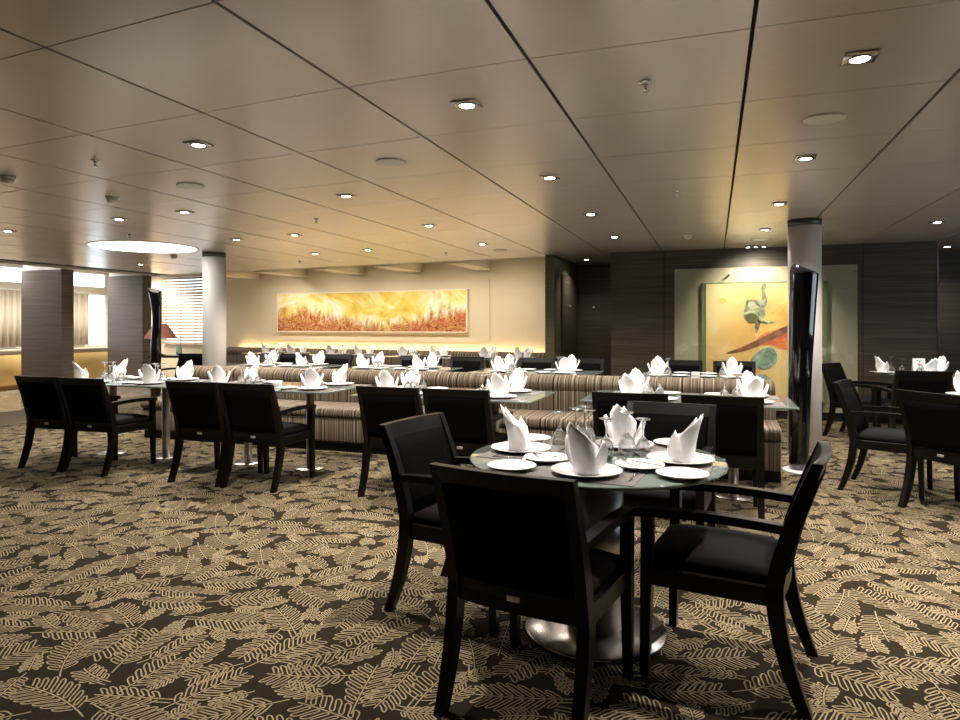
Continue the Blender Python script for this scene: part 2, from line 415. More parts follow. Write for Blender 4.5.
mb = MB()
mb.box(-1.52, 2.83, 10.5, 10.62, 0, 2.5)
mb.box(-1.52, -1.42, 10.62, 12.5, 0, 2.5); mb.box(2.73, 2.83, 10.62, 12.0, 0, 2.5)
struct(mb.build('wall_panelled', 'dark_wood'))
for k, x in enumerate((-.72, 1.95)):      # thin joints between wall panels
    struct(MB().box(x, x + .008, 10.496, 10.5, .12, 2.48).build('trim_%d' % (3 + k), 'ceil_gap'))
mb = MB(); mb.box(-2.58, -1.42, 12.5, 12.6, 0, 2.5)
struct(mb.build('wall_niche', 'dark_wood'))
mb = MB(); mb.box(-2.57, -2.42, 10.5, 12.6, 0, 2.62)
struct(mb.build('partition_wall', ['olive_wood']))
mb = MB(); mb.box(2.7, 5.3, 12.0, 12.1, 0, 2.5)
struct(mb.build('wall_corridor', 'dark_wood'))
mb = MB(); mb.box(5.2, 5.3, -3, 4.6, 0, 2.5); mb.box(5.2, 5.3, 8.4, 12.1, 0, 2.5); mb.box(5.2, 5.3, 4.6, 8.4, 0, .9); mb.box(5.2, 5.3, 4.6, 8.4, 2.2, 2.5)
struct(mb.build('wall_right', 'dark_wood'))
w = MB()
for a in (4.6, 5.84, 7.08, 8.32): w.box(5.21, 5.29, a, a + .08, .9, 2.2)
for a, b in ((4.68, 5.84), (5.92, 7.08), (7.16, 8.32)): w.box(5.21, 5.29, a, b, .9, .95); w.box(5.21, 5.29, a, b, 2.15, 2.2)
f = struct(w.build('window_4', 'white_metal'))
g = MB()
for a, b in ((4.68, 5.84), (5.92, 7.08), (7.16, 8.32)): g.box(5.245, 5.255, a, b, .95, 2.15)
g.build('pane', 'pane_glass', f)
struct(MB().box(-15.6, 5.3, -3.1, -3, 0, 2.84).build('wall_front', 'beige_wall'))
struct(MB().box(-1.51, 2.83, 10.47, 10.5, 0, .12).build('baseboard_back', 'gloss_black'))
struct(MB().box(2.83, 2.845, 10.485, 10.515, 0, 2.48).build('trim_5', 'chrome_line'))

# outer wall of the hall with windows
mb = MB()
WY = [(8.6, 11.7), (12.2, 13.7)]
ys = [-3] + [v for w in WY for v in w] + [14]
for a, b in zip(ys[0::2], ys[1::2]): mb.box(-15.6, -15.5, a, b, 0, 2.84)
for a, b in WY:
    mb.box(-15.6, -15.5, a, b, 0, .8); mb.box(-15.6, -15.5, a, b, 2.18, 2.32); mb.box(-15.6, -15.5, a, b, 2.74, 2.84)
struct(mb.build('wall_left', 'cream'))
for k, (a, b) in enumerate(WY):
    w = MB()
    for z0, z1 in ((.8, 2.18), (2.32, 2.74)):
        w.box(-15.58, -15.52, a, a + .05, z0, z1); w.box(-15.58, -15.52, b - .05, b, z0, z1)
        w.box(-15.58, -15.52, a + .05, b - .05, z0, z0 + .04); w.box(-15.58, -15.52, a + .05, b - .05, z1 - .04, z1)
    f = struct(w.build('window_%d' % (k + 1), 'white_metal'))
    g = MB()
    for z0, z1 in ((.84, 2.14), (2.36, 2.70)): g.box(-15.555, -15.545, a + .05, b - .05, z0, z1)
    g.build('pane', 'pane_glass', f)
# window with the venetian blind
w = MB(); 
for (a, b, z0, z1) in ((-13.45, -13.38, .85, 2.62), (-11.92, -11.85, .85, 2.62), (-13.38, -11.92, .85, .9), (-13.38, -11.92, 2.56, 2.62), (-13.38, -11.92, 2.12, 2.17)):
    wall_strip(w, a, b, z0, z1, th=.07, off=-.03)
f = struct(w.build('window_3', 'white_metal'))
g = MB(); wall_strip(g, -13.38, -11.92, .9, 2.56, th=.06, off=-.05); g.build('pane', 'pane_glass', f)

def make_blind():
    r = empty('venetian_blind', (-12.65, wall_y(-12.65) - .12, .86), -math.atan(.1))
    tag(r, 'brown slatted venetian blind glowing with daylight behind the pale round column', 'blind')
    s = MB(); L = .76
    for k in range(23):
        z = .03 + k * .074; a = .017; b = .025
        s.add([(-L, -a, z - b), (L, -a, z - b), (L, a, z + b), (-L, a, z + b), (-L, -a, z - b + .004), (L, -a, z - b + .004), (L, a, z + b + .004), (-L, a, z + b + .004)], [(0, 3, 2, 1), (4, 5, 6, 7), (0, 1, 5, 4), (1, 2, 6, 5), (2, 3, 7, 6), (3, 0, 4, 7)])
    s.build('slats', 'slat', r)
    h = MB(); h.box(-L, L, -.03, .03, 1.70, 1.75); h.build('head_rail', 'slat', r)
    for x in (-.5, .0, .5): MB().box(x - .008, x + .008, -.022, -.019, .0, 1.7).build('ladder_tape', 'slat', r)
make_blind()

def make_curtain(y0, y1, label):
    r = empty('curtain', (-15.36, (y0 + y1) / 2, .84)); tag(r, label, 'curtain', 'drapes along the hall windows')
    mb = MB(); n = 60; top = []; 
    secs = []
    for k in range(n + 1):
        y = (k / n - .5) * (y1 - y0); x = .035 * math.sin(k / n * (y1 - y0) / .16 * 2 * PI)
        secs.append([(x, y, 0), (x * .8, y, 1.32), (x * .8 + .006, y, 1.32), (x + .006, y, 0)])
    mb.loft(secs, smooth=True); mb.build('drape', 'curtain', r)
    MB().tube([(0, -(y1 - y0) / 2 - .05, 1.335), (0, (y1 - y0) / 2 + .05, 1.335)], .014).build('rail', 'white_metal', r)
make_curtain(10.2, 11.35, 'beige drape hanging at the hall window, left of the nearer square pillar')
make_curtain(12.35, 13.0, 'beige drape hanging at the hall window, between the two square pillars')

# square pillars
for k, (x0, x1, y0, y1, zt) in enumerate(((-13.1, -12.0, 9.57, 9.83, 2.44), (-13.0, -11.98, 11.5, 11.75, 2.455))):
    r = struct(empty('pillar_%d' % (k + 1)))
    MB().box(x0, x1, y0, y1, 0, zt).build('cladding', 'pillar_wood', r)
    MB().box(x0 + .02, x1 - .02, y0 + .02, y1 - .02, zt, 2.80).build('head_block', 'white_metal', r)
# round columns
for k, (x, y, rr, lab) in enumerate(((-7.4, 8.5, .175, 0), (.92, 7.93, .165, 1))):
    r = struct(empty('column_%d' % (k + 1), (x, y, 0)))
    MB().lathe([(rr, 0), (rr, 2.41)], 48).build('shaft', 'column_paint', r)
    MB().lathe([(rr + .004, 2.41), (rr + .004, 2.479)], 48).build('collar', 'collar', r)

# niche doors with handles
def niche_door(name, x0, x1, y0, y1, hx, hy, kx, ky):
    d = struct(MB().box(x0, x1, y0, y1, .01, 2.2).build(name, 'dark_wood'))
    h = MB().lathe([(.0, 0), (.026, 0), (.026, .018), (.0, .018)], 16)
    o = h.build('door_handle', 'tag_metal', d); o.location = (hx, hy, 1.68)
    o.rotation_euler = (0, PI / 2, 0) if kx else (PI / 2, 0, 0)
niche_door('door_1', -2.42, -2.39, 11.0, 12.2, -2.39, 11.55, 1, 0)
niche_door('door_2', -2.36, -1.62, 12.46, 12.5, -2.12, 12.46, 0, 1)

# ------------------------------------------------------------------ art
def make_fire():
    xa, xb = -9.57, -4.68; cx = (xa + xb) / 2; z0, z1 = 1.19, 2.08
    r = empty('painting', (cx, wall_y(cx) - .09, (z0 + z1) / 2), -math.atan(.1))
    tag(r, 'long yellow and red abstract painting lit on the beige wall', 'painting')
    w = (xb - xa) / 2 * 1.005; h = (z1 - z0) / 2
    MB().box(-w + .025, w - .025, -.012, .05, -h + .025, h - .025).build('canvas', 'fire_paint', r)
    f = MB()
    for a, b, c, d in ((-w, w, h - .025, h), (-w, w, -h, -h + .025), (-w, -w + .025, -h + .025, h - .025), (w - .025, w, -h + .025, h - .025)):
        f.box(a, b, -.022, .06, c, d)
    f.build('frame', 'art_frame', r)
make_fire()

def blob(mb, pts, y, th=.004, mi=0, sm=2):
    p = [Vector((a, b)) for a, b in pts]
    for _ in range(sm):
        q = []
        for i in range(len(p)):
            a, b = p[i], p[(i + 1) % len(p)]; q += [a * .75 + b * .25, a * .25 + b * .75]
        p = q
    n = len(p)
    mb.loft([[(v.x, y, v.y) for v in p], [(v.x, y - th, v.y) for v in p]], mi=mi)
def make_poppy():
    r = empty('framed_artwork', (.66, 10.5, 0)); tag(r, 'tall flower painting on yellow ground behind a clear glass sheet', 'painting')
    MB().box(-1.22, 1.22, -.03, -.004, .12, 2.19).build('backing_panel', 'backing', r)
    # picture box: left edge at x=-.85, face from -.77 to .78
    MB().box(-.83, .83, -.13, -.031, .26, 1.97).build('picture_box', 'glass_edge', r)
    c = MB().box(-.77, .77, -.142, -.131, .28, 1.95).build('canvas', 'poppy_ground', r)
    def P(px, py):      # photo-measured sketch of the motif on the canvas plane
        cx = (px - 480) / 667; dx, dy = .9436 * cx - .331, .331 * cx + .9436
        t = 10.36 / dy; return (dx * t - .66, 1.35 - (py - 325) / 667 * t)
    y = -.1422
    def patch(name, m, polys, th=.004):
        q = MB()
        for pl in polys: blob(q, [P(*p) for p in pl], y, th)
        q.build(name, m, c)
    patch('orange_petal', 'paint_orange', [[(762, 318), (775, 308), (784, 300), (800, 296), (806, 320), (800, 345), (780, 350), (764, 344), (752, 340)]])
    patch('red_petal', 'paint_red', [[(756, 338), (770, 330), (790, 326), (806, 330), (808, 345), (790, 350), (780, 349), (770, 344), (758, 346)]], .006)
    patch('thorn_stem', 'paint_brown', [[(725, 353), (745, 346), (770, 333), (800, 320), (801, 326), (772, 340), (748, 350), (728, 354)]], .008)
    patch('bud', 'paint_grey_green', [[(746, 300), (752, 299), (762, 301), (766, 310), (764, 320), (756, 323), (746, 322), (743, 315), (745, 306)]], .006)
    patch('bud_stem', 'paint_grey_green', [[(757, 304), (763, 296), (760, 289), (763, 282), (767, 285), (764.5, 292), (768, 300), (765, 309)], [(758, 319), (766, 321), (775, 322), (774, 324), (766, 324), (758, 323)], [(756, 320), (761, 320), (759, 328), (756, 335), (754.5, 328)]], .0075)
    patch('pale_petal', 'paint_pale', [[(747, 303), (753, 301), (757, 305), (754, 310), (749, 309)]], .009)
    patch('bud_leaf', 'olive_wood', [[(744, 316), (752, 312), (758, 316), (757, 322), (748, 324)]], .008)
    patch('teal_bloom', 'paint_teal', [[(753, 356), (760, 350), (768, 346), (776, 350), (778, 360), (772, 367), (765, 370), (755, 368), (750, 362)]], .006)
    patch('small_mark', 'paint_orange', [[(719, 299), (724, 297), (727, 301), (724, 304), (720, 304)]], .006)
    MB().box(-1.22, 1.22, -.21, -.20, .14, 2.17).build('glass_sheet', 'pane_glass', r)
    for x in (-1.16, -.45, .45, 1.16):
        for z in (.25, 2.09):
            q = MB().lathe([(.014, 0), (.014, .20)], 12).build('standoff', 'chrome_line', r)
            q.location = (x, -.013 - .012, z); q.rotation_euler = (PI / 2, 0, 0)
make_poppy()

# ------------------------------------------------------------------ chairs
def post_y(z):
    """side profile of the rear post: sabre foot, upright at the seat, back leaning away"""
    if z < .42: return -.235 - .100 * ((.42 - z) / .42) ** 1.8
    return -.235 - .135 * ((z - .42) / .45) ** 1.35
def bow(x): return -.020 * (1 - (x / .26) ** 2)
def make_chair():
    r = empty('dining_chair')
    for sx in (-1, 1):
        mb = MB(); secs = []
        for k in range(15):
            z = .87 * k / 14; y = post_y(z); x = sx * (.242 + (.006 if z < .4 else 0))
            hw = .019 + .003 * math.sin(PI * min(1, z / .8)); hd = .015 + .014 * math.sin(PI * min(1, .12 + .8 * z / .87))
            secs.append([(x - hw, y - hd, z), (x + hw, y - hd, z), (x + hw, y + hd, z), (x - hw, y + hd, z)])
        mb.loft(secs); mb.build('leg', 'black_wood', r)
        mb = MB(); secs = []
        for k in range(9):
            z = .615 * k / 8; hw = .016 + .006 * min(1, z / .4); y = .215 + .012 * (1 - min(1, z / .45)); x = sx * .242
            secs.append([(x - hw, y - hw, z), (x + hw, y - hw, z), (x + hw, y + hw, z), (x - hw, y + hw, z)])
        mb.loft(secs); mb.build('leg', 'black_wood', r)
        mb = MB(); secs = []
        for k in range(9):
            t = k / 8; y = -.262 + .522 * t; z = .633 + .012 * math.sin(PI * t) - .004 * t; hw = .021 + .004 * t; x = sx * (.236 + .004 * math.sin(PI * t))
            secs.append([(x - hw, y, z - .017), (x + hw, y, z - .017), (x + hw, y, z + .015), (x - hw, y, z + .015)])
        mb.loft(secs); mb.build('armrest', 'black_wood', r)
    mb = MB()
    mb.rbox(-.222, .222, .192, .222, .355, .425, .004, 1, smooth=False)
    mb.rbox(-.255, -.227, -.215, .205, .355, .425, .004, 1, smooth=False); mb.rbox(.227, .255, -.215, .205, .355, .425, .004, 1, smooth=False)
    mb.build('seat_frame', 'black_wood', r)
    # cushion with a crowned top
    mb = MB(); secs = []
    n = 10
    def cz(x, y): return .472 + .022 * (1 - (x / .22) ** 4) * (1 - ((y - .003) / .235) ** 4)
    vs = []; fs = []
    for i in range(n + 1):
        for j in range(n + 1):
            x = -.225 + .450 * i / n; y = -.222 + .450 * j / n
            vs.append((x, y, cz(x, y) - .012 if i in (0, n) or j in (0, n) else cz(x, y)))
    b = len(vs)
    vs += [(v[0], v[1], .42) for v in vs]
    for i in range(n):
        for j in range(n):
            a = i * (n + 1) + j; fs.append((a, a + n + 1, a + n + 2, a + 1)); fs.append((b + a, b + a + 1, b + a + n + 2, b + a + n + 1))
    for i in range(n):
        for (p, q) in ((i, i + 1), (n * (n + 1) + i, n * (n + 1) + i + 1), (i * (n + 1), (i + 1) * (n + 1)), (i * (n + 1) + n, (i + 1) * (n + 1) + n)):
            fs.append((p, q, b + q, b + p))
    mb.add(vs, fs, True); mb.build('seat', 'seat_fabric', r)
    def curved(z0, z1, dy0, dy1, xm, nz=6, nx=12, puff=0.0):
        q = MB(); secs = []
        for i in range(nx + 1):
            x = -xm + 2 * xm * i / nx; sec = []
            zs = [z0 + (z1 - z0) * k / nz for k in range(nz + 1)]
            for z in zs: sec.append((x, post_y(z) + bow(x) + dy0, z))
            for z in reversed(zs):
                p = puff * (1 - (x / xm) ** 4) * (1 - ((2 * (z - z0) / (z1 - z0)) - 1) ** 4)
                sec.append((x, post_y(z) + bow(x) + dy1 + p, z))
            secs.append(sec)
        q.loft(secs, smooth=False); return q
    q = curved(.465, .808, -.024, .018, .222, puff=.014); q.sm = [True] * len(q.f); q.build('backrest', 'black_fabric', r)
    curved(.808, .875, -.016, .018, .2625, nz=2).build('top_rail', 'black_wood', r)
    br = curved(.375, .465, -.014, .016, .222, nz=2).build('back_rail', 'black_wood', r)
    yb = post_y(.425) + bow(0) - .0145
    MB().rbox(-.024, .024, yb - .002, yb + .001, .414, .434, .0008, 1).build('maker_plate', 'tag_metal', br)
    return r
chair = Proto(make_chair())
def place_chair(x, y, fx, fy, label, group): k = .05 / math.hypot(fx, fy); chair.place((x + fx * k, y + fy * k, 0), head(fx, fy), label, 'chair', group)

G = 'armchairs at the round glass table'
place_chair(-.60, 2.38, .18, .98, 'black armchair closest to the camera, its back hiding part of the round table', G)
place_chair(-1.13, 3.04, .98, -.17, 'black armchair turned sideways, left of the round table, front of backrest showing', G)
place_chair(.06, 2.835, -.986, .164, 'black armchair seen edge-on, right of the round table, beside open carpet', G)
place_chair(-.28, 3.90, -.1, -.99, 'black armchair beyond the round table, facing the camera behind upturned glasses', G)
G = 'armchairs along the front row of tables'
for x, y, lab in ((-5.925, 4.79, 'black armchair at the very end of the front row, below the nearer square pillar'),
                  (-5.383, 4.79, 'black armchair second from the far end of the front row, striped seat past its arm'),
                  (-4.152, 4.81, 'black armchair third from the far end, front row, back to the camera'),
                  (-3.595, 4.80, 'black armchair fourth from the far end of the front row, silver plate on rail'),
                  (-2.37, 4.92, 'black armchair of the front row behind the sideways round-table chair'),
                  (-1.81, 4.92, 'black armchair of the front row just left of the round table napkins'),
                  (-.56, 5.08, 'black armchair of the front row, partly hidden by the wine glasses'),
                  (.05, 5.08, 'black armchair of the front row next to the slanted black sculpture')):
    place_chair(x, y, 0, 1, lab, G)
G = 'armchairs beyond the middle row of tables'
for x, lab in ((-6.5, 'seventh'), (-5.75, 'sixth'), (-4.38, 'fifth'), (-3.55, 'fourth'), (-2.42, 'third'), (-1.72, 'second'), (-.40, 'first, below glass artwork,'), (.25, 'extra end')):
    pass
mid = [(.25, 'black armchair facing the camera under the flower painting, beside the slanted sculpture'),
       (-.40, 'black armchair facing the camera at the left edge of the flower painting'),
       (-1.72, 'black armchair facing the camera in front of the dark panelled wall'),
       (-2.42, 'black armchair facing the camera in front of the olive partition post'),
       (-3.50, 'black armchair facing the camera, beyond middle tables, right of the long painting'),
       (-4.36, 'black armchair facing the camera under the right end of the long painting'),
       (-5.75, 'black armchair facing the camera under the middle of the long painting'),
       (-6.55, 'black armchair facing the camera under the left half of the long painting')]
for x, lab in mid: place_chair(x, 9.12 + random.uniform(-.03, .03), random.uniform(-.03, .03), -1, lab, G)
place_chair(-8.1, 8.55, .1, -1, 'black armchair standing alone before the slatted blind, beside the pale column', None)
G = 'armchairs in the corner past the slanted sculpture'
place_chair(1.64, 9.12, .85, -.5, 'black armchair with bluish gleam, against the wall just right of the white column', G)
place_chair(1.33, 6.26, .93, -.355, 'black armchair in side view, its pale-lit top rail facing the right-hand table', G)
place_chair(1.69, 5.67, .8, .6, 'black armchair cut by the right edge of the picture, back to the camera', G)
place_chair(2.02, 8.36, -.1, 1, 'black armchair below the menu card, its back to the camera', G)

# ------------------------------------------------------------------ tables
ZT = .765
def make_round_table(x, y, label):
    r = empty('round_table', (x, y, 0)); tag(r, label, 'table', 'round glass tables'); R = .555
    MB().lathe([(R - .006, ZT - .015), (R, ZT - .011), (R, ZT - .004), (R - .005, ZT), (.0005, ZT)], 72).build('tabletop', 'table_glass', r)
    MB().lathe([(.20, ZT - .03), (.20, ZT - .0155)], 40).build('mounting_plate', 'steel_base', r)
    MB().lathe([(.125, .03), (.125, ZT - .03)], 48).build('pedestal', 'steel', r)
    MB().lathe([(.308, 0), (.31, .004), (.31, .014), (.302, .02), (.135, .03)], 64).build('base_disc', 'steel_base', r)
    return r
RT = (-.498, 2.96)
make_round_table(*RT, 'round glass table nearest the camera, on a fat steel pedestal')
RT1 = (2.28, 6.30); RT2 = (2.46, 9.42)
make_round_table(*RT1, 'round glass table mostly outside the right edge of the picture')
make_round_table(*RT2, 'round glass table in the corner by the dark panelled wall')

def make_rect_table(w, d):
    r = empty('glass_table')
    MB().rbox(-w / 2, w / 2, -d / 2, d / 2, ZT - .014, ZT, .004, 2, smooth=False).build('tabletop', 'table_glass', r)
    for sx in (-1, 1):
        p = MB().lathe([(.037, .012), (.037, ZT - .03)], 24).build('post', 'steel', r); p.location = (sx * .355, 0, 0)
        b = MB().lathe([(.14, 0), (.14, .006), (.135, .010), (.04, .014)], 36); o = b.build('foot_plate', 'steel_base', r); o.location = (sx * .355, 0, 0)
        o = MB().box(-.10, .10, -.10, .10, ZT - .03, ZT - .0145).build('mounting_plate', 'steel_base', r); o.location = (sx * .355, 0, 0)
    return r
rt = Proto(make_rect_table(1.56, .84))
ordw = ['first', 'second', 'third', 'fourth']
T1 = [(-.21, 5.60), (-2.09, 5.32), (-3.95, 5.41), (-5.63, 5.36)]
for k, (x, y) in enumerate(T1):
    rt.place((x, y, 0), 0, 'oblong glass table, %s in the front row counted from the slanted black sculpture' % ordw[k], 'table', 'oblong glass tables, front row')
T2 = [(-.2, 8.12), (-2.1, 8.12), (-4.03, 8.15), (-5.85, 8.2)]
for k, (x, y) in enumerate(T2):
    rt.place((x, y, 0), 0, 'oblong glass table, %s in the middle row counted from the flower painting' % ordw[k], 'table', 'oblong glass tables, middle row')
T3 = [(-3.45, 11.2), (-5.1, 11.36), (-6.75, 11.53), (-8.4, 11.7)]
for k, (x, y) in enumerate(T3):
    rt.place((x, y, 0), -math.atan(.1), 'oblong glass table, %s along the painting wall counted from the dark niche' % ordw[k], 'table', 'oblong glass tables, wall row')

# ------------------------------------------------------------------ banquettes
def make_banquette(L, striped=True):
    """local x along, seat facing -y, backrest at y 0 .. .26"""
    r = empty('banquette'); fab = 'stripe'
    MB().box(0, L, -.50, .26, 0, .10).build('plinth', 'black_wood', r)
    MB().rbox(0, L, -.54, -.02, .10, .36, .02, 2).build('base', fab, r)
    n = max(1, round(L / 1.0)); w = L / n
    for k in range(n):
        s = MB(); prof = []
        for a in range(0, 13):
            t = PI * a / 12; prof.append((-.53 - .035 * math.sin(t), .41 - .052 * math.cos(t)))
        prof += [(-.02, .475), (-.02, .36)]
        x0, x1 = k * w + .002, (k + 1) * w - .002
        s.loft([[(x, y, z) for y, z in prof] for x in (x0, x0 + .015, x1 - .015, x1)], smooth=True)
        s.build('seat_cushion', fab, r)
    MB().rbox(0, L, 0, .20, .30, .72, .015, 2).build('backrest', fab, r)
    s = MB(); prof = [(.10 + .125 * math.cos(2 * PI * a / 24), .735 + .10 * math.sin(2 * PI * a / 24)) for a in range(24)]
    secs = []
    for x, k in ((0, .35), (.004, .75), (.02, .95), (.045, 1), (L - .045, 1), (L - .02, .95), (L - .004, .75), (L, .35)):
        secs.append([(x, .10 + (y - .10) * k, .735 + (z - .735) * k) for y, z in prof])
    s.loft(secs, smooth=True); s.build('roll_top', fab, r)
    return r
for x0, L, lab in ((-2.30, 2.84, 'striped brown banquette section nearest the slanted black sculpture'),
                   (-5.56, 3.25, 'striped brown banquette, middle section behind the front row of tables'),
                   (-6.45, .88, 'short striped banquette end section before the pale round column')):
    b = make_banquette(L); put(b, (x0, 6.72, 0)); tag(b, lab, 'banquette', 'striped banquette sections')
b = make_banquette(8.0); put(b, (-10.9, wall_y(-10.9) - .42, 0), -math.atan(.1)); tag(b, 'long dark banquette along the beige wall beneath the long painting', 'banquette')

# light slot behind the wall banquette
r = empty('strip_light', (-6.9, wall_y(-6.9) - .06, .76), -math.atan(.1)); tag(r, 'warm light strip hidden behind the wall banquette below the painting', 'light')
MB().box(-3.9, 3.9, -.03, .03, -.02, 0).build('housing', 'white_metal', r)
MB().box(-3.9, 3.9, -.02, .02, .0005, .012).build('diffuser', 'strip', r)

# ------------------------------------------------------------------ tableware
def make_napkin():
    mb = MB()
    def layer(rx, ry, phi0, base_h, peak, lean, spread, y0=0):
        n, m = 40, 7; vs = []; fs = []
        for i in range(n + 1):
            ph = phi0 - PI + 2 * PI * i / n; d = abs(ph - phi0)
            h = base_h + (peak - base_h) * max(0, 1 - d / spread) ** 1.15
            for j in range(m + 1):
                t = j / m; k = 1 + .10 * t * t
                vs.append((rx * k * math.cos(ph), y0 + ry * k * math.sin(ph) - lean * (t * h / peak) ** 1.6, h * t))
        for i in range(n):
            for j in range(m):
                a = i * (m + 1) + j; fs.append((a, a + m + 1, a + m + 2, a + 1))
        mb.add(vs, fs, True)
    layer(.056, .046, -PI / 2, .105, .205, .035, 2.1)
    layer(.046, .040, -PI / 2 - .55, .09, .192, .030, 1.6)
    layer(.046, .040, -PI / 2 + .55, .09, .196, .030, 1.6)
    for sx in (-1, 1):          # side petals
        n = 8; vs = []; fs = []
        for i in range(n + 1):
            t = i / n; w = .034 * math.sin(PI * min(1, .25 + .75 * t)) ** .8 + .001
            cx = sx * (.045 + .062 * t ** .8); z = .012 + .118 * t ** 1.15; cy = .01 - .012 * t
            for a in (-1, -.4, .4, 1): vs.append((cx - sx * .014 * (1 - a * a), cy + a * w, z + .012 * (1 - a * a)))
        for i in range(n):
            for j in range(3):
                a = i * 4 + j; fs.append((a, a + 4, a + 5, a + 1))
        mb.add(vs, fs, True)
    o = mb.build('folded_napkin', 'linen')
    md = o.modifiers.new('thickness', 'SOLIDIFY'); md.thickness = .0014; md.offset = 0
    return o
napkin = Proto(make_napkin())
def make_plate(R, name):
    prof = [(.0005, .003), (R * .62, .003), (R * .66, .006), (R * .98, .0165), (R, .0185), (R * .985, .0195), (R * .66, .0095), (R * .60, .0065), (.0005, .006)]
    return MB().lathe([(R * .55, 0), (R * .62, .0015)] + prof[2:], 56).build(name, 'china')
plate = Proto(make_plate(.140, 'dinner_plate'))
side = Proto(make_plate(.100, 'side_plate'))
def make_glass(h, name):
    """upturned: rim on the table, foot in the air"""
    rb = .034 if h < .18 else .040; hb = h * .46
    prof = [(rb * .86, 0), (rb, hb * .28), (rb * .98, hb * .5), (rb * .72, hb * .82), (.012, hb * 1.02), (.0042, hb * 1.15), (.0038, h * .8), (.006, h * .93), (.030, h - .005), (.034, h - .001), (.033, h), (.0005, h)]
    inn = [(.0005, hb * .93), (rb * .66, hb * .78), (rb * .93, hb * .48), (rb * .955, hb * .28), (rb * .82, 0)]
    return MB().lathe(inn + prof, 28).build(name, 'glass')
tall = Proto(make_glass(.195, 'wine_glass')); short = Proto(make_glass(.165, 'wine_glass'))
def make_knife():
    r = empty('butter_knife')
    MB().rbox(-.007, .007, -.09, .0, .0, .005, .002, 2).build('handle', 'cutlery', r)
    MB().rbox(-.009, .007, .0, .105, .0, .0028, .0012, 1).build('blade', 'cutlery', r)
    return r
knife = Proto(make_knife())
pm = MB().rbox(-.21, .21, -.145, .145, 0, .003, .001, 1).build('placemat', 'leather_mat'); pmat = Proto(pm)
ZM = ZT + .003; ZP = ZM + .0066

# round table: four places; d points from the diner to the middle of the table
seats = [((-.475, 2.575), (.10, .99), 'front place of the nearest round table', 'facing the closest chair'),
         ((-.875, 2.985), (.98, -.1), 'left place of the nearest round table', ''),
         ((-.105, 2.965), (-.98, .05), 'right place of the nearest round table', ''),
         ((-.405, 3.275), (-.05, -.99), 'far place of the nearest round table', '')]
for (x, y), (dx, dy), w, _ in seats:
    a = head(dx, dy)
    c, s = math.cos(a), math.sin(a)
    L = lambda u, v: (x + c * u - s * v, y + s * u + c * v)
    pmat.place((*L(0, .045), ZT), a, 'grey leather placemat at the ' + w, 'placemat', 'placemats on the round table')
    plate.place((*L(0, .03), ZM), a, 'large white plate under the napkin, ' + w, 'plate', 'dinner plates on the round table')
    na = {0: -.5, 1: .25, 2: -.25, 3: 2.9}[seats.index(((x, y), (dx, dy), w, _))]
    napkin.place((*L(0, .02), ZP), a + na, 'white napkin folded upright, ' + w, 'napkin', 'folded napkins on the round table')
    kp = L(.182, .06)
    knife.place((*kp, ZM), a, 'steel knife beside the plate, ' + w, 'knife', 'knives on the round table')
for (x, y), lab in (((-.775, 2.60), 'small white plate at the front rim of the round table, left of centre'),
                    ((-.872, 3.27), 'small white plate behind the left napkin of the round table'),
                    ((-.115, 2.675), 'small white plate at the front rim of the round table, near the edge-on chair'),
                    ((-.18, 3.37), 'small white plate behind the right napkin of the round table')):
    side.place((x, y, ZT), 0, lab, 'plate', 'side plates on the round table')
for (x, y), lab in (((-.675, 2.79), 'small white plate with a knife, left of the front napkin'),
                    ((-.285, 2.775), 'small white plate with cutlery, right of the front napkin')):
    side.place((x, y, ZT + .0035), 0, lab, 'plate', 'side plates on the round table')
    knife.place((x + .01, y + .005, ZT + .024), 1.0, 'steel knife lying across the ' + lab.replace('with a knife, ', '').replace('with cutlery, ', ''), 'knife', 'knives on side plates')
for k, (x, y, hh, lab) in enumerate(((-.713, 3.20, 0, 'short upturned wine glass at the left end of the round table cluster'),
                     (-.615, 3.12, 1, 'tall upturned wine glass just left of the tallest-looking one on the round table'),
                     (-.59, 3.215, 1, 'tall upturned wine glass standing highest in the round table cluster'),
                     (-.585, 3.30, 0, 'short upturned wine glass farthest back in the round table cluster'),
                     (-.458, 3.03, 0, 'short upturned wine glass nearest the teal dish on the round table'),
                     (-.37, 3.06, 1, 'tall upturned wine glass before the far napkin of the round table'),
                     (-.30, 3.07, 0, 'short upturned wine glass at the right end of the round table cluster'))):
    (tall if hh else short).place((x, y, ZT), 0, lab, 'glass', 'upturned wine glasses on the round table')
b = MB().lathe([(.04, .0), (.055, .004), (.062, .032), (.058, .032), (.05, .012), (.0005, .010)], 32).build('glass_dish', 'teal_glass')
put(b, (-.47, 2.90, ZT)); tag(b, 'low teal glass dish in the middle of the round table', 'dish')

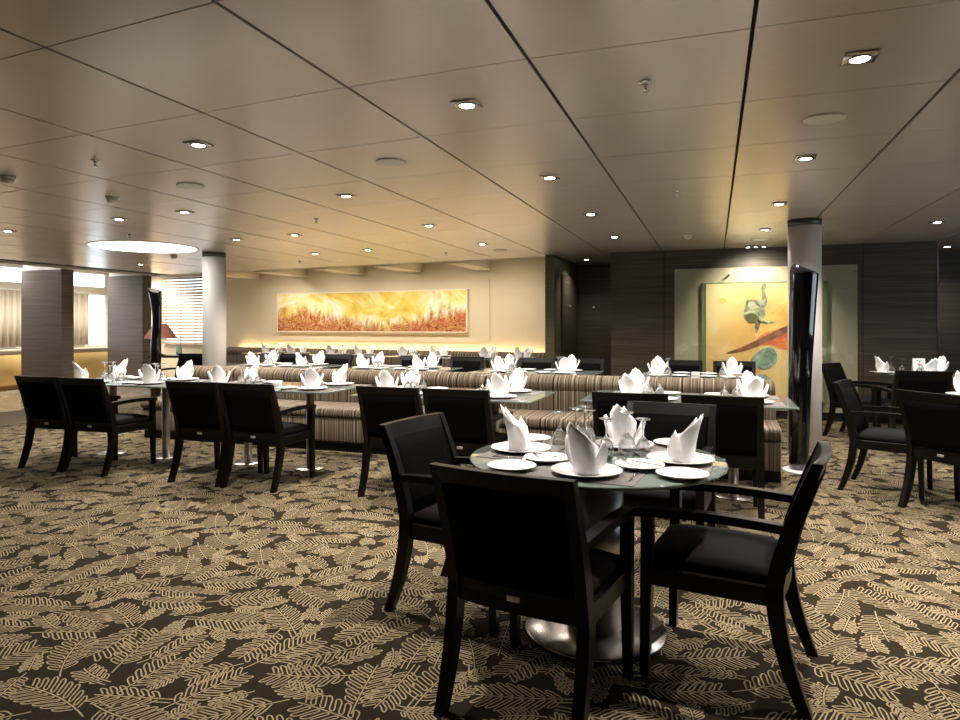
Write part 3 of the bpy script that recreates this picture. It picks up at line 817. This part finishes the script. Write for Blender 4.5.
# oblong tables
def setting(tx, ty, rot, u, v, sgn, where, full, sc, group):
    c, s = math.cos(rot), math.sin(rot)
    L = lambda p, q: (tx + c * p - s * q, ty + s * p + c * q)
    a = rot + (0 if sgn < 0 else PI)
    if full: pmat.place((*L(u, v), ZT), a, 'grey placemat, ' + where, 'placemat', 'placemats, ' + group)
    zz = ZM if full else ZT
    plate.place((*L(u, v), zz), a, 'white dinner plate under napkin, ' + where, 'plate', 'dinner plates, ' + group)
    napkin.place((*L(u, v), zz + .0066), a + random.uniform(-.5, .5), 'white napkin folded upright, ' + where, 'napkin', 'folded napkins, ' + group)
    du = -.26 if u > 0 else .26
    if full or sc: side.place((*L(u + du, v), ZT), a, 'small side plate, ' + where, 'plate', 'side plates, ' + group)
    g = L(u + du * .42, v * .22)
    tall.place((*g, ZT), 0, 'taller upturned wine glass, ' + where, 'glass', 'upturned glasses, ' + group)
    if full:
        g = L(u + du * .78, v * .30)
        short.place((*g, ZT), 0, 'shorter upturned wine glass, ' + where, 'glass', 'upturned glasses, ' + group)
us = [[-.41, .49], [-.53, .47], [-.50, .53], [-.52, .38]]
for k, (x, y) in enumerate(T1):
    for u in us[k]:
        for v, sgn in ((-.235, -1), (.235, 1)):
            w = '%s %s corner, %s front-row table from slanted sculpture' % ('bench-side' if v > 0 else 'chair-side', 'near' if u > 0 else 'far', ordw[k])
            setting(x, y, 0, u, v, sgn, w, True, True, 'front row of tables')
for k, (x, y) in enumerate(T2):
    for u in (-.42, .40):
        for v, sgn in ((-.22, -1), (.22, 1)):
            w = '%s %s corner, %s middle-row table from flower painting' % ('wall-side' if v > 0 else 'bench-side', 'near' if u > 0 else 'far', ordw[k])
            setting(x, y, 0, u, v, sgn, w, False, True, 'middle row of tables')
for k, (x, y) in enumerate(T3):
    for u in (-.33, .33):
        for v, sgn in ((-.2, -1), (.2, 1)):
            w = '%s %s corner, %s wall-row table from dark niche' % ('wall-side' if v > 0 else 'room-side', 'near' if u > 0 else 'far', ordw[k])
            setting(x, y, -math.atan(.1), u, v, sgn, w, False, False, 'wall row of tables')
def holder():
    return MB().rbox(-.045, .045, -.02, .02, 0, .045, .006, 2).build('sugar_holder', 'china')
hd = Proto(holder())
for k, (x, y) in enumerate(T1[2:3] + T2[:1]):
    hd.place((x + (.02 if k == 0 else -.0), y - .05, ZT), 0, ('white sugar holder on the third front-row table from the slanted sculpture', 'white sugar holder on the middle-row table under the flower painting')[k], 'holder', 'sugar holders')
# corner tables
for (x, y, rz, w) in ((1.93, 9.28, -1.2, 'corner table place beside the bluish armchair'), (2.36, 8.98, .3, 'corner table place nearest the camera'), (2.60, 9.55, 2.4, 'corner table place by the panelled wall')):
    plate.place((x, y, ZT), 0, 'white dinner plate, ' + w, 'plate', 'dinner plates, corner tables')
    napkin.place((x, y, ZT + .0066), rz, 'white napkin folded upright, ' + w, 'napkin', 'folded napkins, corner tables')
for (x, y, w, P_) in ((2.08, 9.52, 'left of the menu card, outer one', tall), (2.22, 9.62, 'right against the menu card', short), (2.3, 9.20, 'before the menu card on the corner table', short)):
    P_.place((x, y, ZT), 0, 'upturned wine glass ' + w, 'glass', 'upturned glasses, corner tables')
for (x, y, rz, w) in ((1.96, 6.52, -1.0, 'half-hidden round table, place by the side-view armchair'), (2.18, 5.95, .2, 'half-hidden round table, place by the cut-off armchair')):
    plate.place((x, y, ZT), 0, 'white dinner plate, ' + w, 'plate', 'dinner plates, corner tables')
    napkin.place((x, y, ZT + .0066), rz, 'white napkin folded upright, ' + w, 'napkin', 'folded napkins, corner tables')
r = empty('menu_card', (2.40, 9.62, ZT), .15); tag(r, 'white menu card with a red mark standing on the corner table', 'card')
q = MB(); q.add([(-.07, -.03, 0), (.07, -.03, 0), (.07, 0, .17), (-.07, 0, .17), (-.07, .03, 0), (.07, .03, 0)], [(0, 1, 2, 3), (3, 2, 5, 4)])
o = q.build('card', 'card_white', r); md = o.modifiers.new('thickness', 'SOLIDIFY'); md.thickness = .001
q = MB().lathe([(.018, 0), (.018, .001)], 12).build('red_mark', 'card_red', o); q.location = (0, -.0145, .095); q.rotation_euler = (PI / 2 - .17, 0, 0)

# ------------------------------------------------------------------ sculptures, lamp, hall furniture
def make_slanted():
    r = empty('sculpture', (.775, 6.80, 0)); tag(r, 'tall slanted glossy black sculpture on a pale disc before the white column', 'sculpture')
    MB().lathe([(.178, 0), (.178, .012), (.17, .018), (.09, .02)], 48).build('base_disc', 'disc_white', r)
    secs = []; n = 32
    for k in range(25):
        t = k / 24; z = .02 + 1.79 * t
        rx = .085 + .036 * t ** 1.3; ry = .085 + .03 * t; cx = -.035 + .045 * t - .01 * math.sin(PI * t)
        secs.append([(cx + rx * math.cos(2 * PI * a / n), ry * math.sin(2 * PI * a / n), z) for a in range(n)])
    # slanting shoulder: left side carries on up, right side rounds off
    last = secs[-1]; c = sum(p[0] for p in last) / n
    for k in range(1, 9):
        t = k / 8; ss = []
        for (x, y, z) in last:
            f = (c + .13 - x) / .26; zz = z + t * (.015 + .10 * max(0, f) ** .5)
            kk = (1 - .92 * max(0, t - .5) * 2 * .5) if t > .5 else 1.0
            sh = 1 - .5 * t ** 3
            ss.append((c - .03 * t ** 3 + (x - c) * sh, y * sh, zz))
        secs.append(ss)
    MB().loft(secs, smooth=True).build('body', 'gloss_black', r)
make_slanted()
def make_flared():
    r = empty('sculpture', (-7.92, 7.86, 0), 0); tag(r, 'tall flared glossy black sculpture in front of the farther square pillar', 'sculpture')
    MB().lathe([(.17, 0), (.17, .012), (.16, .018), (.07, .02)], 40).build('base_disc', 'disc_white', r)
    secs = []; n = 24
    for k in range(31):
        t = k / 30; z = .02 + 1.86 * t
        rx = .065 + .02 * math.sin(t * PI * 1.2) + .055 * max(0, (t - .72) / .28) ** 1.6
        cx = -.02 * math.sin(t * PI * 1.7) - .045 * max(0, (t - .72) / .28) ** 1.6
        secs.append([(cx + rx * math.cos(2 * PI * a / n), rx * .8 * math.sin(2 * PI * a / n), z + (.03 * math.cos(2 * PI * a / n) * -1 if k == 30 else 0)) for a in range(n)])
    MB().loft(secs, smooth=True).build('body', 'gloss_black', r)
make_flared()

r = empty('console_table', (-10.22, 10.6, 0), .3); tag(r, 'dark console table behind the flared sculpture under the table lamp', 'table')
MB().rbox(-.42, .42, -.2, .2, .70, .74, .004, 1).build('top', 'black_wood', r)
for sx in (-1, 1):
    for sy in (-1, 1): MB().box(sx * .38 - .02, sx * .38 + .02, sy * .16 - .02, sy * .16 + .02, 0, .70).build('leg', 'black_wood', r)
r = empty('table_lamp', (-10.5, 10.53, .741)); tag(r, 'table lamp with a red-brown tapered shade half hidden by the flared sculpture', 'lamp')
MB().lathe([(.10, 0), (.10, .015), (.02, .03), (.015, .05), (.015, .40)], 24).build('base', 'chrome_line', r)
MB().lathe([(.31, .34), (.12, .63), (.115, .63), (.305, .34)], 32, cap=False).build('lamp_shade', 'lampshade', r)
r = MB().lathe([(.03, 0), (.05, .02), (.055, .12), (.04, .2), (.045, .22), (.04, .22), (.035, .2), (.05, .12), (.045, .025), (.0005, .01)], 24).build('glass_vase', 'teal_glass')
put(r, (-10.12, 10.62, .741)); tag(r, 'small bluish glass vase beside the red-brown lamp', 'vase')

def make_sofa(L):
    """seen from behind: yellow timber shell, padded beige rim; local y = length, back towards +x"""
    r = empty('sofa')
    MB().rbox(-.75, .0, -L / 2, L / 2, .10, .40, .01, 1).build('base', 'sofa_yellow', r)
    MB().rbox(-.03, .03, -L / 2, L / 2, .10, .74, .01, 1).build('back_panel', 'sofa_yellow', r)
    MB().rbox(-.16, .045, -L / 2, L / 2, .74, .84, .03, 3).build('padded_rim', 'sofa_beige', r)
    MB().rbox(-.16, -.03, -L / 2 + .02, L / 2 - .02, .42, .74, .03, 3).build('back_cushion', 'sofa_beige', r)
    MB().rbox(-.76, -.165, -L / 2 + .01, L / 2 - .01, .40, .50, .03, 3).build('seat_cushion', 'sofa_dark', r)
    MB().box(-.70, -.02, -L / 2 + .05, L / 2 - .05, 0, .10).build('plinth', 'wood_foot', r)
    return r
s = make_sofa(2.0); put(s, (-13.35, 11.45, 0)); tag(s, 'yellow-backed sofa with beige rim between the two square pillars', 'sofa', 'hall sofas')
s = copy_tree(s); put(s, (-13.60, 10.85, 0)); s.location = (-13.72, 9.42, 0); tag(s, 'yellow-backed sofa with beige rim at the left edge of the picture', 'sofa', 'hall sofas')
s.scale = (1, .52, 1); s.location = (-13.72, 9.75, 0)

# ------------------------------------------------------------------ ceiling fittings
def make_downlight():
    r = empty('ceiling_downlight')
    MB().rbox(-.066, .066, -.066, .066, -.008, -.001, .002, 1).build('trim', 'steel_base', r)
    MB().lathe([(.046, -.0085), (.046, -.014), (.040, -.014), (.038, -.0085)], 32).build('ring', 'trim_grey', r)
    MB().lathe([(.001, -.0125), (.037, -.0125), (.038, -.010)], 24).build('lens', 'lens', r)
    return r
dl = Proto(make_downlight())
POW = 165
lights = [(.58, 3.18, 'above the open carpet right of the round table'), (-1.19, 3.19, 'above the round table, topmost over the sideways chair'), (-3.03, 3.34, 'above empty carpet, topmost on the far side'),
          (.58, 4.96, 'second from the top in the line leading to the white column'), (-1.18, 4.97, 'second in the line that passes over the round table'), (-3.02, 5.09, 'above the third front-row table'),
          (-4.97, 5.29, 'above the fourth front-row table'), (-5.95, 5.41, 'between the smoke detector and the bright dome, outer line'), (-7.97, 5.66, 'at the left edge of the picture'),
          (.57, 6.75, 'third in the line leading to the white column'), (-1.18, 6.75, 'third in the line that passes over the round table'), (-3.04, 6.92, 'above the right part of the long painting, nearer one'),
          (-4.94, 7.09, 'above the left part of the long painting, nearer one'), (-5.92, 7.21, 'just in front of the pale round column'), (.57, 8.52, 'dim one close before the flower painting'),
          (-1.20, 8.60, 'last in the line that passes over the round table'), (-3.03, 8.74, 'above the right end of the long painting, farther one'), (-4.89, 8.86, 'above the middle of the long painting, farther one'),
          (-5.91, 9.02, 'above the left half of the long painting, farther one'), (2.30, 8.52, 'above the corner table, right of the white column'), (3.15, 11.22, 'inside the dim corridor right of the panelled wall'),
          (-2.06, 11.38, 'inside the dark niche'), (-10.02, 9.58, 'in front of the farther square pillar')]
for x, y, w in lights:
    d = dl.place((x, y, ZC), 0, 'square recessed downlight ' + w, 'downlight', 'ceiling downlights')
hidden_lights = [(2.35, 3.18), (2.35, 4.95), (2.35, 6.73)]
def spot(name, x, y, z, P, size, blend, col, aim=None, r=.028):
    d = bpy.data.lights.new(name, 'SPOT'); d.energy = P; d.spot_size = math.radians(size); d.spot_blend = blend; d.color = col; d.shadow_soft_size = r
    o = bpy.data.objects.new(name, d); C.objects.link(o); o.location = (x, y, z)
    if aim: o.rotation_euler = (Vector(aim) - Vector((x, y, z))).to_track_quat('-Z', 'Y').to_euler()
    return o
WARM = (1, .905, .81)
for x, y, *_ in lights + hidden_lights:
    p = POW
    if (x, y) in ((-2.06, 11.38), (3.15, 11.22)): p = POW * .25
    if (x, y) == (.57, 8.52): p = POW * .3
    spot('downlight_beam', x, y, ZC - .045, p, 140, .95, WARM)
# wall washers at the paintings
def make_spotlamp():
    r = empty('ceiling_spotlight')
    MB().lathe([(.03, 0), (.03, .02)], 16).build('mount', 'white_metal', r).location = (0, 0, -.02)
    MB().lathe([(.026, -.09), (.03, -.085), (.03, -.02)], 16).build('can', 'white_metal', r)
    MB().lathe([(.001, -.0905), (.022, -.0905)], 16).build('lens', 'lens', r)
    return r
sl = Proto(make_spotlamp())
for x, w in ((-9.25, 'over the left end'), (-8.0, 'left of the middle'), (-6.45, 'right of the middle'), (-5.05, 'over the right end'), (-3.75, 'farthest right past the frame, added for napkins')):  # the last one is added to brighten the dim wall-row napkins
    y = wall_y(x) - 1.4
    sl.place((x, y, 2.66), 0, 'small ceiling spotlight washing the long painting, ' + w, 'spotlight', 'painting spotlights')
    spot('painting_beam', x, y, 2.56, 96, 140, 1.0, (1, .89, .74), (x, wall_y(x) - .6, 1.0), .04)
r = empty('track_spotlight', (.56, 10.20, ZC)); tag(r, 'row of three small spotlights on the ceiling above the flower painting', 'spotlight')
MB().box(-.16, .16, -.03, .03, -.012, -.001).build('bar', 'chrome_line', r)
for k in (-.1, 0, .1):
    h = MB().lathe([(.022, -.03), (.024, -.012)], 14).build('head', 'chrome_line', r); h.location = (k, 0, 0)
    q = MB().lathe([(.001, -.0305), (.019, -.0305)], 14).build('lens', 'lens', h)
spot('artwork_beam', .56, 10.17, ZC - .04, 45, 130, .8, (1, .9, .72), (.56, 10.42, 1.3), .05)
spot('artwork_beam', .56, 9.1, ZC - .02, 220, 75, .8, (1, .9, .72), (.6, 10.4, 1.5), .05)

r = empty('ceiling_dome_light', (-7.78, 7.50, ZC)); tag(r, 'large round glowing ceiling dome left of the pale column', 'light')
MB().lathe([(.725, -.001), (.725, -.008), (.70, -.008), (.70, -.001)], 72, cap=False).build('rim', 'white_metal', r)
MB().lathe([(.001, -.010), (.70, -.010)], 72, cap=False).build('diffuser', 'dome', r)
r = empty('hall_light', (-12.25, 8.5, 2.62)); tag(r, 'long white tube light high in the hall at the left edge', 'light')
MB().box(-.06, .06, -1.0, 1.0, .01, .04).build('housing', 'white_metal', r); MB().box(-.04, .04, -.98, .98, -.02, .0095).build('tube', 'strip_white', r)
r.location = (-12.25, 8.6, 2.76)
for yy in (9.3, 11.0, 12.7): spot('hall_fill', -13.6, yy, 2.78, 180, 160, .6, (1, .93, .82))  # added spots without fixtures, only to brighten the hall and its drapes

def make_sprinkler():
    r = empty('ceiling_sprinkler')
    MB().lathe([(.032, -.001), (.030, -.006), (.012, -.008)], 16).build('escutcheon', 'chrome_line', r)
    MB().lathe([(.010, -.008), (.008, -.03), (.003, -.04)], 10).build('nozzle', 'chrome_line', r)
    MB().lathe([(.001, -.040), (.018, -.042), (.018, -.044)], 12).build('deflector', 'chrome_line', r)
    return r
sp = Proto(make_sprinkler())
for x, y, w in ((-.30, 3.18, 'nearest the camera above the round table'), (-.30, 5.85, 'above the first front-row table'), (-4.0, 3.44, 'between the two smoke detectors'), (-3.98, 6.10, 'in the middle of the far ceiling'),
                (-6.85, 6.37, 'just in front of the bright dome'), (-6.9, 10.06, 'above the left part of the long painting'), (-3.94, 9.63, 'above the right part of the long painting')):
    sp.place((x, y, ZC), 0, 'small metal ceiling sprinkler ' + w, 'sprinkler', 'ceiling sprinklers')
def make_detector():
    r = empty('smoke_detector')
    MB().lathe([(.055, -.001), (.055, -.015), (.048, -.02)], 24).build('base', 'plastic_white', r)
    MB().lathe([(.045, -.02), (.042, -.045), (.02, -.055), (.001, -.056)], 24).build('sensor', 'plastic_white', r)
    return r
sd = Proto(make_detector())
for x, y, w in ((-.31, 8.76, 'in front of the panelled wall'), (-5.01, 4.48, 'left of the round speaker, on the far side'), (-5.06, 3.59, 'at the left edge of the picture'), (-8.3, 8.6, 'hanging before the slatted blind')):
    sd.place((x, y, ZC), 0, 'white smoke detector ' + w, 'detector', 'smoke detectors')
def make_speaker():
    r = empty('ceiling_speaker')
    MB().lathe([(.105, -.001), (.105, -.006), (.095, -.009)], 36, cap=False).build('rim', 'plastic_white', r)
    MB().lathe([(.001, -.008), (.095, -.008)], 36, cap=False).build('grille', 'plastic_white', r)
    return r
sk = Proto(make_speaker())
for x, y, w in ((.57, 4.07, 'before the white column, largest in view'), (-3.99, 4.31, 'between the smoke detector and downlights'), (-2.11, 4.15, 'at the centre of the picture'), (.57, 9.49, 'above the flower painting'), (-3.04, 9.58, 'right of the long painting')):
    sk.place((x, y, ZC), 0, 'flat round ceiling speaker ' + w, 'speaker', 'ceiling speakers')

# ------------------------------------------------------------------ world, camera
wd = bpy.data.worlds.new('World'); bpy.context.scene.world = wd; wd.use_nodes = True
bg = wd.node_tree.nodes['Background']; bg.inputs[0].default_value = (.66, .81, 1, 1); bg.inputs[1].default_value = 3.2
cam = bpy.data.cameras.new('camera'); co = bpy.data.objects.new('camera', cam); C.objects.link(co)
co.location = (0, 0, 1.35); co.rotation_euler = (PI / 2, 0, math.radians(19.33))
cam.sensor_width = 36; cam.lens = 667 / 960 * 36; cam.shift_y = -35 / 960; cam.clip_start = .05
sc = bpy.context.scene; sc.camera = co
vs = sc.view_settings; vs.view_transform = 'Standard'; vs.look = 'None'; vs.gamma = 1; vs.use_curve_mapping = False; vs.exposure = 0.55
cy = sc.cycles
cy.use_denoising = True; cy.max_bounces = 10; cy.transmission_bounces = 8; cy.glossy_bounces = 4; cy.diffuse_bounces = 4
cy.sample_clamp_indirect = 6; cy.caustics_reflective = False; cy.caustics_refractive = False
